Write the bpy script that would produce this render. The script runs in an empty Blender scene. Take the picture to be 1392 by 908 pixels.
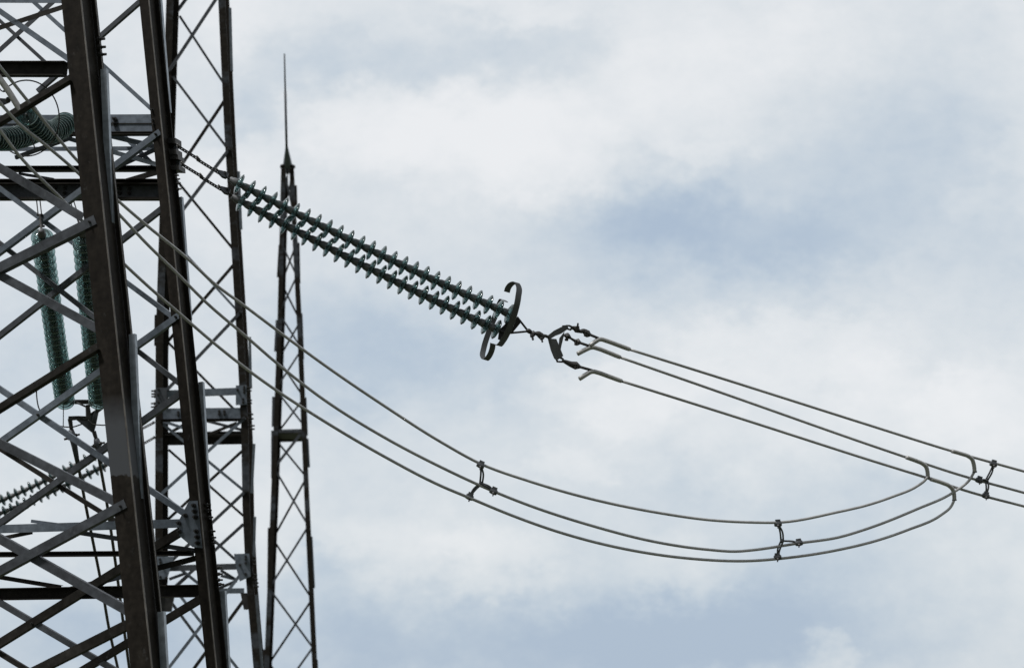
import bpy, math, random
from mathutils import Vector, Matrix
random.seed(7)
C = bpy.context.scene.collection
SC = bpy.context.scene
R = math.radians

# ------------------------------------------------------------------ camera
TILT = R(10.0); F = 2800.0; CX, CY = 696.0, 454.0
EYE = Vector((0, 0, 8.0))
cam = bpy.data.cameras.new('camera'); cam_o = bpy.data.objects.new('camera', cam); C.objects.link(cam_o)
cam.sensor_width = 36.0; cam.lens = F / 1392.0 * 36.0
cam.clip_start = 0.1; cam.clip_end = 8000
cam_o.location = EYE; cam_o.rotation_euler = (R(90) + TILT, 0, 0)
cam.dof.use_dof = True; cam.dof.focus_distance = 23.2; cam.dof.aperture_fstop = 1.9
SC.camera = cam_o

# ------------------------------------------------------------------ world / sun / exposure
SUN_EL, SUN_AZ = 60.0, -125.0          # azimuth measured from +Y towards +X
W = bpy.data.worlds.new('World'); SC.world = W; W.use_nodes = True
nt = W.node_tree; N = nt.nodes; L = nt.links
for n in list(N): N.remove(n)
def nd(t, **k):
    n = N.new(t)
    for a, v in k.items(): setattr(n, a, v)
    return n
def mth(op, a, b=None, c=None):
    n = nd('ShaderNodeMath', operation=op)
    for i, v in enumerate((a, b, c)):
        if v is None: continue
        if isinstance(v, (int, float)): n.inputs[i].default_value = v
        else: L.new(v, n.inputs[i])
    return n.outputs[0]
sky = nd('ShaderNodeTexSky', sky_type='NISHITA', sun_disc=False)
sky.sun_elevation = R(SUN_EL); sky.sun_rotation = R(SUN_AZ)
tc = nd('ShaderNodeTexCoord'); sx = nd('ShaderNodeSeparateXYZ'); L.new(tc.outputs['Generated'], sx.inputs[0])
yy = mth('MAXIMUM', mth('ABSOLUTE', sx.outputs[1]), 0.12)
U0 = mth('DIVIDE', sx.outputs[0], yy); V0 = mth('DIVIDE', sx.outputs[2], yy)
def comb(a, b, c=0.0):
    n = nd('ShaderNodeCombineXYZ')
    for i, v in enumerate((a, b, c)):
        if isinstance(v, (int, float)): n.inputs[i].default_value = v
        else: L.new(v, n.inputs[i])
    return n.outputs[0]
def noise(vec, scale, detail=6, rough=0.55):
    n = nd('ShaderNodeTexNoise'); n.inputs['Scale'].default_value = scale
    n.inputs['Detail'].default_value = detail; n.inputs['Roughness'].default_value = rough
    L.new(vec, n.inputs['Vector']); return n.outputs['Fac'], n.outputs['Color']
base = comb(U0, mth('MULTIPLY', V0, 1.35), 3.7)
w1, wc = noise(base, 11.0, 8, 0.58)
_, wf = noise(base, 42.0, 10, 0.68)
wsp = nd('ShaderNodeSeparateColor'); L.new(wc, wsp.inputs[0])
wsf = nd('ShaderNodeSeparateColor'); L.new(wf, wsf.inputs[0])
def warp(c, k, a1, a2):
    return mth('ADD', c, mth('ADD', mth('MULTIPLY', mth('SUBTRACT', wsp.outputs[k], 0.5), a1), mth('MULTIPLY', mth('SUBTRACT', wsf.outputs[k], 0.5), a2)))
U = warp(U0, 0, .050, .050); V = warp(V0, 1, .040, .044)
def uv(px, py):
    b = (CY - py) / F; y = math.cos(TILT) - b * math.sin(TILT)
    return ((px - CX) / F) / y, (math.sin(TILT) + b * math.cos(TILT)) / y
# cloud masses of this sky: centre, half-widths (in photo pixels for reading convenience), brightness
BLOBS = [  # soft masses, then ('c') masses with a defined billowing edge
 (915, 290, 80, 44, -.36), (870, 300, 150, 62, -.34), (900, 930, 700, 150, -.26), (480, 870, 160, 80, -.16), (1250, 720, 260, 150, -.10), (1280, 230, 220, 130, -.08), (1040, 330, 170, 42, -.34), (1130, 335, 100, 34, -.12), (840, 385, 110, 50, -.22), (960, 400, 120, 40, -.10),
 (560, 490, 110, 56, -.36), (470, 440, 90, 70, -.26), (690, 500, 110, 50, -.16), (430, 520, 70, 40, -.18), (620, 560, 80, 40, -.10), (700, 370, 80, 50, -.06),
 (345, 150, 44, 56, -.34), (425, 70, 60, 40, -.30), (560, 84, 100, 38, -.28), (715, 62, 90, 34, -.24), (790, 80, 40, 60, -.12),
 (1240, 160, 110, 60, -.20), (1330, 40, 80, 50, -.14), (1300, 270, 120, 70, -.24), (1150, 250, 120, 60, -.18), (1040, 220, 80, 36, -.10), (1380, 360, 60, 60, -.16), (1200, 380, 130, 50, -.12), (1286, 499, 50, 24, -.16),
 (442, 758, 40, 24, -.34), (607, 780, 26, 22, -.24), (520, 880, 110, 44, -.26), (770, 890, 150, 55, -.42), (860, 850, 100, 50, -.26), (940, 885, 110, 40, -.40), (1085, 845, 70, 36, -.34), (1020, 820, 60, 40, -.16),
 (975, 668, 80, 40, -.26), (1180, 700, 100, 60, -.22), (1090, 770, 120, 40, -.20), (880, 690, 60, 40, -.10), (1240, 810, 120, 60, -.14), (540, 650, 120, 50, -.12), (460, 830, 60, 50, -.14), (1180, 880, 120, 30, -.14),
 (70, 860, 130, 70, -.46), (30, 540, 110, 90, -.30), (210, 870, 90, 70, -.34), (60, 400, 100, 70, -.16), (235, 430, 90, 80, -.18), (150, 120, 60, 60, -.10), (390, 420, 60, 60, -.16), (60, 170, 60, 60, -.10),
 (1000, 50, 190, 80, .14), (850, 130, 130, 90, .12), (1070, 30, 70, 40, .10), (1330, 770, 110, 70, .04), (330, 20, 60, 40, .16), (285, 250, 60, 60, .06),
]
CRISP = [(520, 170, 112, 62, .26), (640, 195, 110, 70, .12), (735, 200, 90, 74, .20), (703, 8, 80, 28, .14), (850, 540, 90, 46, .24), (740, 540, 60, 30, .12), (768, 640, 60, 26, .14), (655, 775, 70, 44, .20), (560, 745, 90, 50, .10), (919, 775, 70, 42, .14),
 (1022, 650, 42, 26, .12), (1130, 895, 34, 18, .22), (1080, 480, 130, 50, .20), (1240, 560, 130, 60, .18), (1350, 560, 80, 60, .12), (1330, 270, 40, 24, .10), (1380, 200, 30, 24, .08), (960, 205, 60, 20, .10), (330, 700, 80, 60, .10), (1265, 760, 120, 60, .08), (330, 230, 50, 30, .12)]
fld = mth('ADD', mth('MULTIPLY', mth('SUBTRACT', w1, 0.5), 0.42), 0.70)
w2, _ = noise(base, 48.0, 10, 0.68)
fld = mth('ADD', fld, mth('MULTIPLY', mth('SUBTRACT', w2, 0.5), 0.34))
for k_, (px, py, rx, ry, amp) in enumerate(BLOBS + CRISP):
    u0, v0 = uv(px, py); ru, rv = rx * 1.22 / F, ry * 1.22 / F
    du = mth('DIVIDE', mth('SUBTRACT', U, u0), ru); dv = mth('DIVIDE', mth('SUBTRACT', V, v0), rv)
    d2 = mth('ADD', mth('MULTIPLY', du, du), mth('MULTIPLY', dv, dv))
    if k_ >= len(BLOBS): d2 = mth('POWER', d2, 2.6)
    fld = mth('MULTIPLY_ADD', mth('POWER', 2.718, mth('MULTIPLY', d2, -1.0)), amp * (.86 if amp > 0 else .84), fld)
ramp = nd('ShaderNodeValToRGB'); cr = ramp.color_ramp; cr.interpolation = 'B_SPLINE'
def lin(*c):
    return tuple(((v / 255) / 12.92 if v / 255 <= .04045 else ((v / 255 + .055) / 1.055) ** 2.4) for v in c) + (1,)
SKYC = [(0.0, lin(170, 187, 207)), (0.25, lin(187, 201, 215)), (0.48, lin(206, 215, 223)), (0.72, lin(222, 227, 231)), (1.0, lin(240, 241, 243))]
cr.elements[0].position = SKYC[0][0]; cr.elements[0].color = SKYC[0][1]
cr.elements[1].position = 1.0; cr.elements[1].color = SKYC[-1][1]
for p, c in SKYC[1:-1]:
    e = cr.elements.new(p); e.color = c
L.new(fld, ramp.inputs[0])
gain = nd('ShaderNodeVectorMath', operation='SCALE'); L.new(ramp.outputs[0], gain.inputs[0]); gain.inputs['Scale'].default_value = 10.2
mix = nd('ShaderNodeMix', data_type='RGBA'); mix.inputs[0].default_value = 0.95
L.new(sky.outputs[0], mix.inputs[6]); L.new(gain.outputs[0], mix.inputs[7])
# added dimming of the unseen sky behind the viewer, to darken the steel
rear_dim = nd('ShaderNodeMapRange', interpolation_type='SMOOTHSTEP'); L.new(sx.outputs[1], rear_dim.inputs['Value'])
rear_dim.inputs['From Min'].default_value = -.35; rear_dim.inputs['From Max'].default_value = .45; rear_dim.inputs['To Min'].default_value = .30; rear_dim.inputs['To Max'].default_value = 1.0
dim = nd('ShaderNodeVectorMath', operation='SCALE'); L.new(mix.outputs[2], dim.inputs[0]); L.new(rear_dim.outputs[0], dim.inputs['Scale'])
bg = nd('ShaderNodeBackground'); bg.inputs['Strength'].default_value = 0.1
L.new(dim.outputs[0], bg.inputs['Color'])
out = nd('ShaderNodeOutputWorld'); L.new(bg.outputs[0], out.inputs['Surface'])

sun = bpy.data.lights.new('sun', 'SUN'); sun.energy = 2.4; sun.angle = R(8); sun.color = (1.0, .985, .965)
sun_o = bpy.data.objects.new('sun', sun); C.objects.link(sun_o)
sun_o.rotation_euler = (R(90 - SUN_EL), 0, R(-SUN_AZ) + math.pi)
_d = Vector((math.sin(R(SUN_AZ)) * math.cos(R(SUN_EL)), math.cos(R(SUN_AZ)) * math.cos(R(SUN_EL)), math.sin(R(SUN_EL))))
sun_o.rotation_euler = _d.to_track_quat('Z', 'Y').to_euler()
SC.view_settings.view_transform = 'Standard'; SC.view_settings.look = 'None'
SC.view_settings.exposure = 0.0; SC.view_settings.gamma = 1.0; SC.view_settings.use_curve_mapping = False
SC.cycles.max_bounces = 28; SC.cycles.transmission_bounces = 28; SC.cycles.diffuse_bounces = 3; SC.cycles.glossy_bounces = 6; SC.cycles.transparent_max_bounces = 8

# ------------------------------------------------------------------ pixel -> place helpers
CT, ST = math.cos(TILT), math.sin(TILT)
def ray(px, py):
    a = (px - CX) / F; b = (CY - py) / F
    return Vector((a, CT - b * ST, ST + b * CT))
def P(px, py, D): return EYE + ray(px, py) * D
class Plane:
    def __init__(s, p, n): s.p = p; s.n = n.normalized()
    def at(s, px, py, off=0.0):
        r = ray(px, py); q = s.p - s.n * off        # off > 0 : further from the camera
        return EYE + r * ((q - EYE).dot(s.n) / r.dot(s.n))
    def depth(s, px, py):
        return (s.at(px, py) - EYE).dot(Vector((0, CT, ST)))

# ------------------------------------------------------------------ materials
def mat(name, col, rough=.6, metal=0.0, col2=None, scale=3.0, lo=.4, hi=.62, stretch=(1, 1, 1), bump=0.0, fine=None, spec=.5, trans=0.0, ior=1.45, vary=.16, speck=None):
    m = bpy.data.materials.new(name); m.use_nodes = True
    t = m.node_tree; b = t.nodes['Principled BSDF']
    b.inputs['Base Color'].default_value = (*col, 1); b.inputs['Roughness'].default_value = rough
    b.inputs['Metallic'].default_value = metal; b.inputs['Specular IOR Level'].default_value = spec
    b.inputs['Transmission Weight'].default_value = trans; b.inputs['IOR'].default_value = ior
    if col2:
        ge = t.nodes.new('ShaderNodeNewGeometry'); mp = t.nodes.new('ShaderNodeMapping'); mp.inputs['Scale'].default_value = stretch
        no = t.nodes.new('ShaderNodeTexNoise'); no.inputs['Scale'].default_value = scale; no.inputs['Detail'].default_value = 8; no.inputs['Roughness'].default_value = .62
        rp = t.nodes.new('ShaderNodeValToRGB'); rp.color_ramp.elements[0].position = lo; rp.color_ramp.elements[1].position = hi
        rp.color_ramp.elements[0].color = (*col, 1); rp.color_ramp.elements[1].color = (*col2, 1)
        t.links.new(ge.outputs['Position'], mp.inputs[0]); t.links.new(mp.outputs[0], no.inputs['Vector']); t.links.new(no.outputs['Fac'], rp.inputs[0])
        src = rp.outputs[0]
        if fine:
            n2 = t.nodes.new('ShaderNodeTexNoise'); n2.inputs['Scale'].default_value = fine; n2.inputs['Detail'].default_value = 5
            t.links.new(ge.outputs['Position'], n2.inputs['Vector'])
            mr = t.nodes.new('ShaderNodeMapRange'); mr.inputs['From Min'].default_value = .3; mr.inputs['From Max'].default_value = .7
            mr.inputs['To Min'].default_value = 1 - vary; mr.inputs['To Max'].default_value = 1 + vary
            t.links.new(n2.outputs['Fac'], mr.inputs['Value'])
            vm = t.nodes.new('ShaderNodeVectorMath'); vm.operation = 'SCALE'
            t.links.new(src, vm.inputs[0]); t.links.new(mr.outputs[0], vm.inputs['Scale']); src = vm.outputs[0]
        if speck:       # scattered pale stains: zinc bloom, droppings
            n3 = t.nodes.new('ShaderNodeTexNoise'); n3.inputs['Scale'].default_value = 7; n3.inputs['Detail'].default_value = 9; n3.inputs['Roughness'].default_value = .72
            m3 = t.nodes.new('ShaderNodeMapping'); m3.inputs['Scale'].default_value = (1.6, 1.6, .8); t.links.new(ge.outputs['Position'], m3.inputs[0]); t.links.new(m3.outputs[0], n3.inputs['Vector'])
            r3 = t.nodes.new('ShaderNodeMapRange'); r3.inputs['From Min'].default_value = .60; r3.inputs['From Max'].default_value = .74; r3.inputs['To Max'].default_value = .75
            t.links.new(n3.outputs['Fac'], r3.inputs['Value'])
            x3 = t.nodes.new('ShaderNodeMix'); x3.data_type = 'RGBA'; t.links.new(r3.outputs[0], x3.inputs[0]); t.links.new(src, x3.inputs[6]); x3.inputs[7].default_value = (*speck, 1); src = x3.outputs[2]
        t.links.new(src, b.inputs['Base Color'])
        if bump:
            bp = t.nodes.new('ShaderNodeBump'); bp.inputs['Strength'].default_value = bump; bp.inputs['Distance'].default_value = .01
            t.links.new(no.outputs['Fac'], bp.inputs['Height']); t.links.new(bp.outputs[0], b.inputs['Normal'])
    return m
BROWN = (.017, .0140, .0112)
M = {
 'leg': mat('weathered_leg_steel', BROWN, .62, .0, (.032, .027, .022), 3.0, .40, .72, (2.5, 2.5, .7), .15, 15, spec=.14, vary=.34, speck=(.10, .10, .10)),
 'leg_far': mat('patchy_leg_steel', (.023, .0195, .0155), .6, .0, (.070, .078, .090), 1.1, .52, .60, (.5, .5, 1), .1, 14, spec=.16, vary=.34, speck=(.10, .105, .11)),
 'brown': mat('weathered_shaded_brace_steel', (.021, .0185, .016), .6, .0, (.042, .039, .035), 1.6, .4, .65, (1, 1, 1), .1, 14, spec=.16, vary=.34, speck=(.10, .105, .11)),  # weathered brown, also painting in the shade of flanges that face down
 'mid': mat('dull_grey_brace_steel', (.058, .063, .073), .55, .1, (.092, .101, .116), 2.0, .38, .65, (1, 1, 1), .1, 14, vary=.28, speck=(.19, .2, .21)),
 'galv': mat('galvanised_brace_steel', (.13, .156, .19), .45, .15, (.20, .232, .274), 2.4, .36, .66, (1, 1, 1), .1, 14, vary=.24),
 'bright': mat('bright_galvanised_plate', (.30, .345, .40), .42, .25, (.45, .495, .55), 3.0, .34, .66, (2, 2, .8), .1, 14, vary=.22),
 'black': mat('dark_fitting_steel', (.028, .027, .027), .5, .1, (.05, .048, .046), 6, .4, .6),
 'hoop': mat('dark_hoop_steel', (.105, .11, .118), .36, .4, (.14, .146, .156), 5, .4, .6),
 'cap': mat('grey_insulator_cap', (.13, .135, .14), .45, .2, (.20, .205, .21), 9, .4, .6),
 'cable': mat('weathered_aluminium_strand', (.38, .377, .37), .42, .15, (.47, .466, .46), 1.2, .35, .65, (1, 1, 1), 0, 30),
 'dark_cable': mat('old_dark_strand', (.07, .065, .06), .55, .15, (.10, .095, .09), 2, .4, .6),
 'sleeve': mat('pressed_aluminium_sleeve', (.42, .416, .405), .38, .25, (.52, .515, .50), 4, .35, .65, (1, 1, 1), 0, 30),
 'ground': mat('rough_grass_ground', (.030, .042, .018), .95, 0, (.075, .078, .036), .35, .35, .65, (1, 1, 1), .4, 6),
}
def glass_mat():
    m = mat('green_toughened_glass', (.12, .21, .207), .05, 0, (.17, .27, .267), 14, .35, .65, spec=.5, trans=.88, ior=1.5)
    return m
M['glass'] = glass_mat()
M['glass_far'] = mat('green_glass_distant', (.06, .115, .115), .10, 0, (.09, .16, .155), 10, .35, .65, spec=.5, trans=.8, ior=1.5)
def leg_with_patch():
    # the near leg: one paler galvanised length with ragged ends between two heights
    m = M['leg'].copy(); m.name = 'weathered_leg_steel_with_grey_length'
    t = m.node_tree; b = t.nodes['Principled BSDF']; src = b.inputs['Base Color'].links[0].from_socket
    ge = t.nodes.new('ShaderNodeNewGeometry'); sp = t.nodes.new('ShaderNodeSeparateXYZ'); t.links.new(ge.outputs['Position'], sp.inputs[0])
    no = t.nodes.new('ShaderNodeTexNoise'); no.inputs['Scale'].default_value = 14; t.links.new(ge.outputs['Position'], no.inputs['Vector'])
    z1, z0 = P(150, 553, 20.5).z, P(165, 652, 20.5).z
    def mr(a, b_):
        n = t.nodes.new('ShaderNodeMapRange'); n.inputs['From Min'].default_value = a; n.inputs['From Max'].default_value = b_; return n
    ad = t.nodes.new('ShaderNodeMath'); ad.operation = 'MULTIPLY_ADD'; t.links.new(no.outputs['Fac'], ad.inputs[0]); ad.inputs[1].default_value = .09; t.links.new(sp.outputs[2], ad.inputs[2])
    a = mr(z0 + .045, z0 + .06); c = mr(z1 + .16, z1 - .16)
    t.links.new(ad.outputs[0], a.inputs['Value']); t.links.new(ad.outputs[0], c.inputs['Value'])
    ml = t.nodes.new('ShaderNodeMath'); ml.operation = 'MULTIPLY'; t.links.new(a.outputs[0], ml.inputs[0]); t.links.new(c.outputs[0], ml.inputs[1])
    mx = t.nodes.new('ShaderNodeMix'); mx.data_type = 'RGBA'
    t.links.new(ml.outputs[0], mx.inputs[0]); t.links.new(src, mx.inputs[6]); mx.inputs[7].default_value = (.092, .097, .106, 1)
    t.links.new(mx.outputs[2], b.inputs['Base Color'])
    return m
M['leg_patch'] = leg_with_patch()
M['edge'] = mat('steel_edge_highlight', (.115, .102, .09), .5, .1, (.17, .155, .14), 3, .4, .6, (1, 1, 1), 0, 14, vary=.3)  # paler colour painted in for the lit highlight along the leg edges
M['jumper'] = mat('bright_aluminium_strand', (.42, .42, .42), .42, .12, (.52, .52, .52), 1.2, .35, .65, (1, 1, 1), 0, 20)

# ------------------------------------------------------------------ mesh helpers
def mesh_obj(name, V_, F_, m, parent=None, smooth=False, origin=None):
    o0 = Vector(origin) if origin is not None else None
    if o0 is None:
        o0 = sum((Vector(v) for v in V_), Vector()) / max(1, len(V_))
    me = bpy.data.meshes.new(name)
    me.from_pydata([tuple(Vector(v) - o0) for v in V_], [], F_)
    me.materials.append(m); me.update()
    import bmesh
    bm = bmesh.new(); bm.from_mesh(me); bmesh.ops.recalc_face_normals(bm, faces=bm.faces); bm.to_mesh(me); bm.free()
    if smooth:
        for p in me.polygons: p.use_smooth = True
    o = bpy.data.objects.new(name, me); C.objects.link(o)
    place(o, o0, parent)
    return o
WPOS = {}
def place(o, w, parent):
    WPOS[o.name] = Vector(w)
    if parent is not None:
        o.parent = parent; o.location = Vector(w) - WPOS[parent.name]
    else: o.location = w
def tag(o, label, cat, group=None, kind=None):
    if label: o['label'] = label
    if cat: o['category'] = cat
    if group: o['group'] = group
    if kind: o['kind'] = kind
    return o
def thing(name, loc, label, cat, group=None):
    o = bpy.data.objects.new(name, None); C.objects.link(o); place(o, loc, None); o.empty_display_size = .2
    return tag(o, label, cat, group)
def prism(poly_a, poly_b):
    n = len(poly_a); V_ = list(poly_a) + list(poly_b)
    Fs = [tuple(range(n))[::-1], tuple(range(n, 2 * n))] + [(i, (i + 1) % n, n + (i + 1) % n, n + i) for i in range(n)]
    return V_, Fs
def join(parts):
    V_, F_ = [], []
    for v, f in parts:
        k = len(V_); V_ += v; F_ += [tuple(i + k for i in q) for q in f]
    return V_, F_
def angle_section(a, b, w, n, side=1, out=-1, t=None, w2=None):
    """rolled angle from a to b: a flange of width w in the face, a second one standing out of it"""
    d = (b - a).normalized(); u = n.cross(d).normalized() * side; v = (d.cross(u)); v = v if v.dot(n) > 0 else -v
    t = t or max(.006, w * .1); w2 = w2 or w * .9; o = 1 if out > 0 else -1
    prof = [(-w / 2, 0), (w / 2, 0), (w / 2, o * w2), (w / 2 - t, o * w2), (w / 2 - t, o * t), (-w / 2, o * t)]
    return prism([a + u * x + v * y for x, y in prof], [b + u * x + v * y for x, y in prof])
def channel_section(a, b, w, n, dep=.1, t=.012, lips=1):
    d = (b - a).normalized(); u = n.cross(d).normalized(); v = n
    if u.z < 0: u = -u
    prof = [(-w / 2, 0), (w / 2, 0), (w / 2, -dep), (w / 2 - t, -dep), (w / 2 - t, -t), (-w / 2 + t, -t), (-w / 2 + t, -dep), (-w / 2, -dep)]
    if lips < 0: prof = [(x, -y) for x, y in prof]
    return prism([a + u * x + v * y for x, y in prof], [b + u * x + v * y for x, y in prof])
def box_between(a, b, w, n, t):
    d = (b - a).normalized(); u = n.cross(d).normalized(); v = n
    prof = [(-w / 2, -t / 2), (w / 2, -t / 2), (w / 2, t / 2), (-w / 2, t / 2)]
    return prism([a + u * x + v * y for x, y in prof], [b + u * x + v * y for x, y in prof])
def leg_section(a, b, w1, d1, w2, d2, t):
    d1 = d1.normalized(); d2 = d2.normalized()
    prof = [(0, 0), (w1, 0), (w1, t), (t, t), (t, w2), (0, w2)]
    return prism([a + d1 * x + d2 * y for x, y in prof], [b + d1 * x + d2 * y for x, y in prof])
def frame_of(t):
    up = Vector((0, 0, 1)) if abs(t.z) < .95 else Vector((0, 1, 0))
    s = t.cross(up).normalized(); return s, s.cross(t).normalized()
def tube(pts, r, seg=10):
    n = len(pts); V_, F_ = [], []
    rs = r if isinstance(r, (list, tuple)) else [r] * n
    s = None
    for i, p in enumerate(pts):
        t = (pts[min(i + 1, n - 1)] - pts[max(i - 1, 0)]).normalized()
        if s is None: s, q = frame_of(t)
        else:
            s = (s - t * s.dot(t)).normalized(); q = s.cross(t).normalized()
        for k in range(seg):
            a = 2 * math.pi * k / seg; V_.append(p + (s * math.cos(a) + q * math.sin(a)) * rs[i])
    for i in range(n - 1):
        for k in range(seg):
            F_.append((i * seg + k, i * seg + (k + 1) % seg, (i + 1) * seg + (k + 1) % seg, (i + 1) * seg + k))
    F_.append(tuple(range(seg))); F_.append(tuple(range((n - 1) * seg, n * seg)))
    return V_, F_
def ribbon(pts, wdir, w, t):
    """flat bar bent along pts, its width lying along wdir"""
    n = len(pts); V_, F_ = [], []
    wd = wdir.normalized()
    for i, p in enumerate(pts):
        tg = (pts[min(i + 1, n - 1)] - pts[max(i - 1, 0)]).normalized()
        nn = tg.cross(wd).normalized()
        for x, y in ((-1, -1), (1, -1), (1, 1), (-1, 1)):
            V_.append(p + wd * (x * w / 2) + nn * (y * t / 2))
    for i in range(n - 1):
        for k in range(4): F_.append((i * 4 + k, i * 4 + (k + 1) % 4, i * 4 + 4 + (k + 1) % 4, i * 4 + 4 + k))
    F_.append((0, 1, 2, 3)); F_.append(tuple(range(4 * n - 4, 4 * n)))
    return V_, F_
def spline(pts, sub=8):
    out_ = []
    n = len(pts)
    for i in range(n - 1):
        p0, p1, p2, p3 = pts[max(i - 1, 0)], pts[i], pts[i + 1], pts[min(i + 2, n - 1)]
        # centripetal-ish tangents
        def tang(a, b, c):
            la, lb = max((b - a).length, 1e-6), max((c - b).length, 1e-6)
            return ((b - a) / la * lb + (c - b) / lb * la) / (la + lb)
        L_ = (p2 - p1).length
        m1 = tang(p0, p1, p2) * L_ if i > 0 else (p2 - p1); m2 = tang(p1, p2, p3) * L_ if i < n - 2 else (p2 - p1)
        for k in range(sub):
            s = k / sub
            out_.append(p1 * (2 * s**3 - 3 * s**2 + 1) + m1 * (s**3 - 2 * s**2 + s) + p2 * (-2 * s**3 + 3 * s**2) + m2 * (s**3 - s**2))
    out_.append(pts[-1]); return out_
def lathe(prof, seg=20, axis=Vector((1, 0, 0))):
    """profile of (x along the axis, radius)"""
    V_, F_ = [], []
    for x, r in prof:
        for k in range(seg):
            a = 2 * math.pi * k / seg; V_.append(Vector((x, r * math.cos(a), r * math.sin(a))))
    for i in range(len(prof) - 1):
        for k in range(seg): F_.append((i * seg + k, i * seg + (k + 1) % seg, (i + 1) * seg + (k + 1) % seg, (i + 1) * seg + k))
    F_.append(tuple(range(seg))); F_.append(tuple(range((len(prof) - 1) * seg, len(prof) * seg)))
    return V_, F_
def oriented(vf, p, x_axis):
    t_ = x_axis.normalized(); s_, q_ = frame_of(t_); q = Matrix((t_, s_, q_)).transposed()
    return [p + q @ v for v in vf[0]], vf[1]
def copy_of(o, name, parent, wpos, quat=None):
    c = o.copy(); c.name = name; C.objects.link(c)
    c.parent = parent; WPOS[c.name] = Vector(wpos); c.location = Vector(wpos) - WPOS[parent.name]
    if quat is not None: c.rotation_mode = 'QUATERNION'; c.rotation_quaternion = quat
    return c

# bolt meshes (shared): head and shank, axis X
def bolt_mesh():
    V_, F_ = join([lathe([(0, .019), (.018, .019)], 6), lathe([(.018, .010), (.050, .009)], 8)])
    me = bpy.data.meshes.new('bolt'); me.from_pydata([tuple(v) for v in V_], [], F_); me.materials.append(M['black']); me.update(); return me
BOLT = bolt_mesh()
def bolt(parent, p, axis, s=1.0):
    o = bpy.data.objects.new('bolt', BOLT); C.objects.link(o); o.scale = (s, s, s)
    o.rotation_mode = 'QUATERNION'; o.rotation_quaternion = axis.to_track_quat('X', 'Z')
    place(o, p, parent); return o

# ------------------------------------------------------------------ ground
def ground():
    xs = sorted(set([-3000, -1500, -700, -300, -150, -80] + list(range(-50, 51, 5)) + [80, 150, 300, 700, 1500, 3000]))
    ys = sorted(set([-3000, -1500, -600, -200, -80, -40] + list(range(-20, 101, 4)) + [130, 200, 400, 900, 1800, 3500]))
    def h(x, y):
        s = min(1, max(0, (16 - y) / 13)); s = s * s * (3 - 2 * s)
        return 6.3 * s + .12 * math.sin(x * .31) * math.cos(y * .23)
    V_ = [Vector((x, y, h(x, y))) for y in ys for x in xs]; nx = len(xs)
    F_ = [(j * nx + i, j * nx + i + 1, (j + 1) * nx + i + 1, (j + 1) * nx + i) for j in range(len(ys) - 1) for i in range(nx - 1)]
    o = mesh_obj('ground', V_, F_, M['ground'], smooth=True, origin=(0, 0, 0)); o['kind'] = 'structure'
ground()

# ================================================================== NEAR TOWER
yaw = R(16)
nA = Vector((-math.sin(yaw) * -1 * -1, -math.cos(yaw), 0))        # front face normal, towards the camera
nA = Vector((-math.sin(yaw), -math.cos(yaw), 0)); 
FA = Plane(P(140, 454, 20.5), nA); KA = Plane(P(245, 454, 23.0), nA)
left_A = Vector((-math.cos(yaw), math.sin(yaw), 0)); back_A = Vector((math.sin(yaw), math.cos(yaw), 0))
def to_ground(a, b):
    """carry the line a->b down to the ground"""
    d = (b - a); k = (0 - a.z) / d.z; return a + d * k
towerA = thing('lattice_tower', Vector((FA.at(160, 700).x - .6, FA.at(160, 700).y + 1.2, 0)), 'nearest lattice steel tower, wide brown legs and crossed braces cut off by the left edge', 'pylon', 'lattice towers in a row')
GROUP_T = 'lattice towers in a row'
def leg(tower, plane, p0, p1, w1, d1, w2, d2, t, m, off=0.0, up=1.5):
    a, b = plane.at(*p0, off), plane.at(*p1, off)
    top = a + (a - b).normalized() * up; bot = to_ground(a, b)
    V_, F_ = leg_section(top, bot, w1, d1, w2, d2, t)
    return mesh_obj('leg', V_, F_, m, tower)
L1 = leg(towerA, FA, (109, 0), (205, 908), .215, left_A, .27, back_A, .016, M['leg_patch'])
L2 = leg(towerA, KA, (211, 0), (304, 908), .195, left_A, .20, -back_A, .016, M['leg'])
leg(towerA, FA, (-205, 0), (-300, 908), .215, -left_A, .27, back_A, .016, M['leg'])
leg(towerA, KA, (-85, 0), (-175, 908), .195, -left_A, .20, -back_A, .016, M['leg'])

def plate_px(name, plane, pts, m, parent, t=.012, off=0.0):
    q = [plane.at(x, y, off) for x, y in pts]
    V_, F_ = prism([p + plane.n * t / 2 for p in q], [p - plane.n * t / 2 for p in q])
    return mesh_obj(name, V_, F_, m, parent)
# inner cover angle lines on the near leg (doubled section)
def strip(plane, p0, p1, wpx, m, parent, off, name='splice_plate', dep=.05):
    a, b = plane.at(*p0, off), plane.at(*p1, off); D = plane.depth(*p0)
    w = wpx * D / F
    V_, F_ = angle_section(a, b, w, plane.n, 1, -1, .010, dep)
    return mesh_obj(name, V_, F_, m, parent)
FB = .19   # the far edge of the near leg's side flange
strip(FA, (140.5, 94), (149, 303), 9, M['bright'], L1, FB)
strip(FA, (179, 454), (188.5, 690), 9, M['bright'], L1, FB)
strip(FA, (218, 831), (224, 935), 9.5, M['bright'], L1, FB)
def fin(parent, plane, p0, p1, x0, x1, y0, y1, m, name):
    """long bar riding along a leg's corner line: x outwards from the corner, y away from the camera"""
    a, b = plane.at(*p0), plane.at(*p1); d1 = -left_A; d2 = back_A
    pr = [(x0, y0), (x1, y0), (x1, y1), (x0, y1)]
    return mesh_obj(name, *prism([a + d1 * x + d2 * y for x, y in pr], [b + d1 * x + d2 * y for x, y in pr]), M[m], parent)
fin(L1, FA, (106, -30), (209, 940), .002, .013, -.008, .012, 'edge', 'cover_angle')
fin(L1, FA, (106, -30), (209, 940), .003, .060, .245, .262, 'leg', 'cover_angle')
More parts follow.
